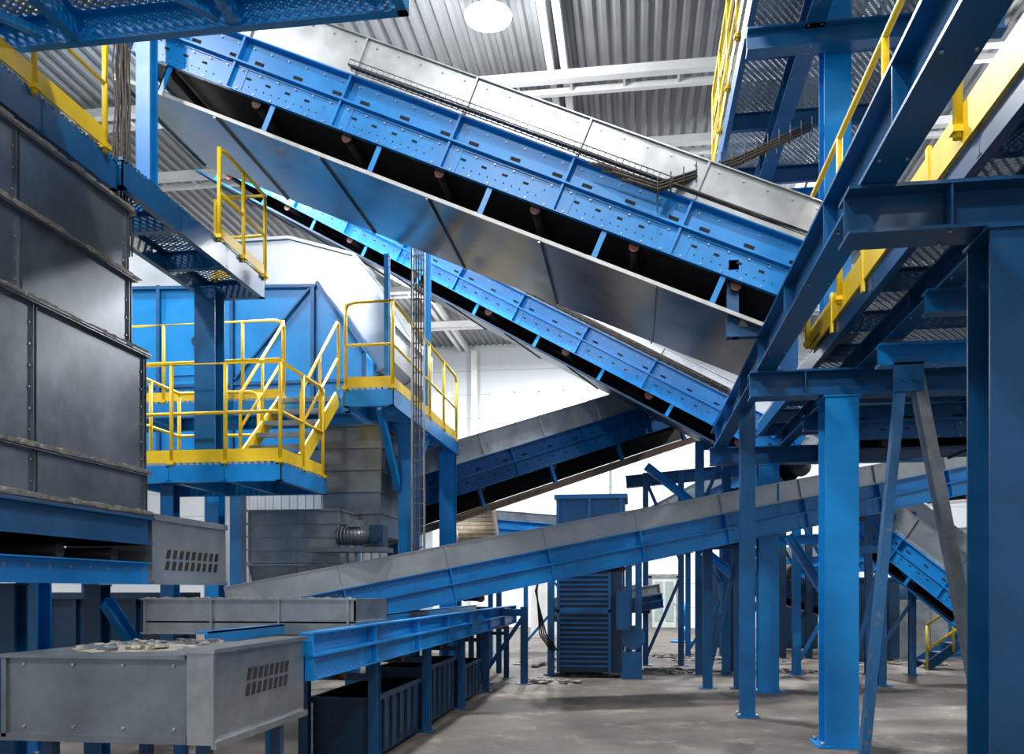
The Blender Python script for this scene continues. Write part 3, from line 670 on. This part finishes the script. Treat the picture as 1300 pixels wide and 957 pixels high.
m=MB(); m.tube([(b,14.4,5.2),(b+.14,14.4,5.2)],.1,12); part(m,"bearing_cap",RED,t,"red round bearing cap")
hd=[(-9.0,6.5),(-9.0,7.7),(-5.9,7.7),(-4.75,7.35),(-4.05,6.15),(-4.05,5.5),(-4.4,5.3)]
m=MB(); m.poly(pf(hd,14.3),(0,2.7,0))
for (p,q) in zip(hd[1:],hd[2:]): m.bar((p[0],14.28,p[1]),(q[0],14.28,q[1]),.05,.06,Y1); m.bar((p[0],15.6,p[1]),(q[0],15.6,q[1]),.05,.06,Y1); m.bar((p[0],16.95,p[1]),(q[0],16.95,q[1]),.05,.06,Y1)
for p in hd[2:5]: m.bar((p[0],14.3,p[1]),(p[0],17.,p[1]),.05,.05)
part(m,"extraction_hood",CLAD,t,"faceted silver-grey metal hood over the drum")
t=thing("clad_enclosure","pale ribbed metal enclosure with sloping roof","machine enclosure",(-6,19.5,0))
m=MB(); e0=PD(335,330,19.5); e1=PD(415,325,19.5); e2=PD(502,400,19.5)
m.poly([(e0.x-2,19.6,0),(e2.x,19.6,0),(e2.x,19.6,e2.z),(e1.x,19.6,e1.z),(e0.x-2,19.6,e1.z)],(0,3.,0)); part(m,"cladding",CLAD,t)
m=MB(); x=e0.x-1.9
while x<e2.x-.08:
    zt2=e1.z if x<e1.x else e1.z+(e2.z-e1.z)*(x+.06-e1.x)/(e2.x-e1.x)
    m.box((x,19.56,0),(x+.06,19.6,zt2)); x+=.2
part(m,"cladding_rib",CLAD,t)

# ---------------------------------------------------------------- centre hoppers
def ribhop(name,label,x0,x1,y0,y1,z0,z1,tap,mt,nr,nv=4):
    t=thing(name,label,"hopper",((x0+x1)/2,(y0+y1)/2,z0))
    m=MB(); 
    vs=[(x0+tap,y0+tap,z0),(x1-tap,y0+tap,z0),(x1-tap,y1-tap,z0),(x0+tap,y1-tap,z0),(x0,y0,z1),(x1,y0,z1),(x1,y1,z1),(x0,y1,z1)]
    m.add(vs,[(0,3,2,1),(4,5,6,7),(0,1,5,4),(1,2,6,5),(2,3,7,6),(3,0,4,7)]); part(m,"hopper_shell",mt,t)
    m=MB()
    for i in range(nr+1):
        f=i/nr; zz=z0+(z1-z0)*f; s=tap*(1-f)-.03
        m.box((x0+s,y0+s,zz-.012),(x1-s,y1-s,zz+.012))
    for k in range(nv+1):
        f=k/nv; pa=V((x0+tap,y0+tap-.012,z0)).lerp(V((x1-tap,y0+tap-.012,z0)),f); pb=V((x0,y0-.012,z1)).lerp(V((x1,y0-.012,z1)),f)
        m.bar(pa,pb,.018,.024,Y1)
        pa=V((x1-tap+.012,y0+tap,z0)).lerp(V((x1-tap+.012,y1-tap,z0)),f); pb=V((x1+.012,y0,z1)).lerp(V((x1+.012,y1,z1)),f)
        m.bar(pa,pb,.018,.024,X1)
    part(m,"stiffening_rib",mt,t)
    return t
ribhop("discharge_hopper","dark ribbed sheet-metal hopper under upper landing",-4.45,-3.55,11.9,13.2,2.4,3.95,.06,GALVD,5,1)
ribhop("discharge_chute","dusty galvanised chute box with ribbed sides",-5.15,-3.9,11.1,11.85,1.98,2.68,.0,GALV,4,2)
ribhop("discharge_funnel","tapered galvanised funnel above the low conveyor",-5.15,-3.85,11.1,11.85,1.60,1.95,.06,GALV,1,2)
c=PD(452,680,11.4)
t=thing("gear_motor","grey gear motor with finned housing beside chute","motor",c)
m=MB(); m.tube([c+V((-.25,0,.0)),c+V((.22,0,0))],.11,16)
for i in range(9): m.tube([c+V((-.22+i*.045,0,0)),c+V((-.205+i*.045,0,0))],.13,16)
part(m,"motor_housing",GALVD,t)
m=MB(); m.box(c+V((.22,-.12,-.16)),c+V((.40,.12,.13))); m.tube([c+V((.3,-.18,-.02)),c+V((.3,.18,-.02))],.07,12); part(m,"gearbox",NAVY,t)
m=MB(); m.box(c+V((-.1,-.08,.11)),c+V((.08,.08,.2))); part(m,"terminal_box",GALV,t)
m=MB(); m.box(c+V((-.6,-.2,-.22)),c+V((.45,.2,-.16))); part(m,"motor_bracket",GALVD,t)
p0=PD(608,716,17.0);p1=PD(600,640,19.0)
t=thing("slatted_belt_conveyor","steep beige cleated belt conveyor seen end-on","conveyor",p0)
d=(p1-p0);L=d.length;d.normalize(); sd=d.cross(Z).normalized(); up=sd.cross(d)
m=MB(); m.bar(p0,p1,.8,.08); part(m,"belt",BEIGE,t)
for i in range(14):
    c=p0+d*(L*(i+.5)/14)+up*.07; m=MB(); m.bar(c-sd*.38,c+sd*.38,.05,.07); part(m,"cleat",BEIGE,t)
for s in (-1,1): m=MB(); m.bar(p0+sd*s*.43+up*.05,p1+sd*s*.43+up*.05,.05,.25); part(m,"side_frame",DUSTY,t)
for s in (-1,1):
    for pp in (p0,p1):
        part(MB().bar(V((pp.x+s*.4,pp.y,0)),V((pp.x+s*.4,pp.y,pp.z)),.1,.1,Y1),"leg",BLUE2,t)

# ---------------------------------------------------------------- baler tower
t=thing("baling_press","tall dark blue baling press with louvred casing","machine",(-.75,16.4,0))
x0=PD(708,0,16.2).x; x1=PD(790,0,16.2).x; yy=16.0
m=MB(); m.box((x0,yy,0.1),(x1,yy+1.2,2.3)); part(m,"casing",NAVY,t)
m=MB()
for i in range(23): m.box((x0+.05,yy-.03,.2+i*.088),(x1-.25,yy,.235+i*.088))
m.box((x0,yy-.04,.1),(x0+.05,yy,2.3)); m.box((x1-.25,yy-.04,.1),(x1-.2,yy,2.3)); m.box((x0,yy-.04,1.2),(x1-.2,yy,1.26))
part(m,"louvre_panel",BLUE2,t)
m=MB(); m.box((x0,yy+.02,2.3),(x1+.05,yy+1.2,3.36)); m.box((x0-.05,yy-.03,3.30),(x1+.10,yy+1.23,3.38)); m.box((x0-.03,yy,2.28),(x1+.08,yy+1.22,2.36))
for xx in (x0+.02,(x0+x1)/2,x1-.02): m.box((xx-.03,yy-.02,2.36),(xx+.03,yy+.02,3.30))
part(m,"upper_head",BLUE2,t)
m=MB()
for xx in (x0-.12,x1+.12,x1+.30): m.ibeam((xx,yy+.1,0),(xx,yy+.1,2.4),.12,.12,.012,Y1)
for zz in (.7,1.4,2.3): m.bar((x1,yy+.1,zz),(x1+.3,yy+.1,zz),.08,.08)
m.bar((x0-.12,yy+.1,2.0),(x0,yy+.1,2.0),.08,.08)
part(m,"support_frame",BLUE2,t)
m=MB(); m.box((x1-.1,yy-.25,.9),(x1+.15,yy-.04,1.6)); part(m,"control_box",BLUE2,t,"blue control box")
m=MB(); m.tube([(x1+.2,yy-.15,.75),(x1+.2,yy+.1,.75)],.22,18); m.box((x1+.0,yy-.2,0),(x1+.36,yy+.03,.5)); part(m,"hydraulic_pump",BLUE2,t)
m=MB()
for j in range(4): 
    xx=x0-.25+j*.04; m.tube([(xx,yy-.1,2.4),(xx-.1-.05*j,yy-.2,1.6),(xx-.05,yy-.2,.8),(xx+.15,yy-.1,.5)],.015,6)
part(m,"hose",RUB,t,"black hydraulic hoses")
p=PD(868,750,27); m=MB(); m.tube([(p.x,p.y,0),(p.x,p.y,.06)],.42,16); m.tube([(p.x,p.y,.06),(p.x,p.y,.5)],.16,12); m.tube([(p.x,p.y,.5),(p.x,p.y,1.25)],.07,10)
solo(m,"floor_stand",[BLUE],"blue round-based floor stand near door","stand")
for (u,d,w,h,dd,mm,lab) in ((1160,20,1.5,1.4,1.2,GALV,"grey steel container beside conveyors"),(1010,24,1.2,2.6,1,NAVY,"dark machine cabinet on the hall floor"),(1190,21,1.3,2.0,1,BLUE2,"blue machine cabinet on the hall floor"),(690,30,.9,2.2,.5,WHT,"white electrical cabinet against wall"),(920,24.5,.9,2.5,1.,NAVY,"dark machine cabinet behind conveyor trestles"),(1115,19.2,.9,1.9,.8,NAVY,"dark machine cabinet behind conveyor trestles")):
    p=PD(u,750,d); m=MB(); m.box((p.x-w/2,p.y,.08),(p.x+w/2,p.y+dd,h)); m.box((p.x-w/2-.03,p.y-.02,h-.06),(p.x+w/2+.03,p.y+dd+.02,h)); m.box((p.x-w/2,p.y+.02,0),(p.x+w/2,p.y+dd,.08))
    for i in range(1,4): m.box((p.x-w/2+w*i/4-.01,p.y-.02,.1),(p.x-w/2+w*i/4+.01,p.y,h-.06))
    solo(m,"machine_cabinet",[mm],lab,"cabinet")
p=PD(1190,750,17.5)
t=thing("access_stair","small steel access stair with sloping yellow handrail","staircase",(p.x,p.y,0))
m=MB()
for zz in (.5,1.0): m.tube([(p.x-.2,p.y,zz-.1),(p.x+1.4,p.y,zz+1.1)],.028,8)
for i in range(4): m.tube([(p.x-.2+i*.5,p.y,i*.375),(p.x-.2+i*.5,p.y,.9+i*.375)],.026,8)
part(m,"handrail",YEL,t)
m=MB(); m.bar((p.x-.2,p.y+.03,.05),(p.x+1.4,p.y+.03,1.25),.03,.18); part(m,"stringer",BLUE2,t)
m=MB(); m.bar((p.x-.2,p.y+.8,.05),(p.x+1.4,p.y+.8,1.25),.03,.18); part(m,"stringer",BLUE2,t)
for i in range(6): part(MB().box((p.x-.15+i*.26,p.y+.04,.12+i*.19),(p.x+.1+i*.26,p.y+.79,.15+i*.19)),"tread",GALV,t)

# ---------------------------------------------------------------- camera + world
cd=bpy.data.cameras.new("camera"); co=bpy.data.objects.new("camera",cd); COL.objects.link(co)
co.location=CAM; co.rotation_euler=(math.radians(90),0,TH)
cd.sensor_fit='HORIZONTAL'; cd.sensor_width=36; cd.lens=36*FP/1300
cd.shift_y=(750-478.5)/1300; cd.clip_start=.05; cd.clip_end=200
bpy.context.scene.camera=co
w=bpy.data.worlds.new("world"); bpy.context.scene.world=w; w.use_nodes=True
w.node_tree.nodes["Background"].inputs[0].default_value=(.85,.92,1,1); w.node_tree.nodes["Background"].inputs[1].default_value=.70
bpy.context.scene.view_settings.view_transform='Standard'
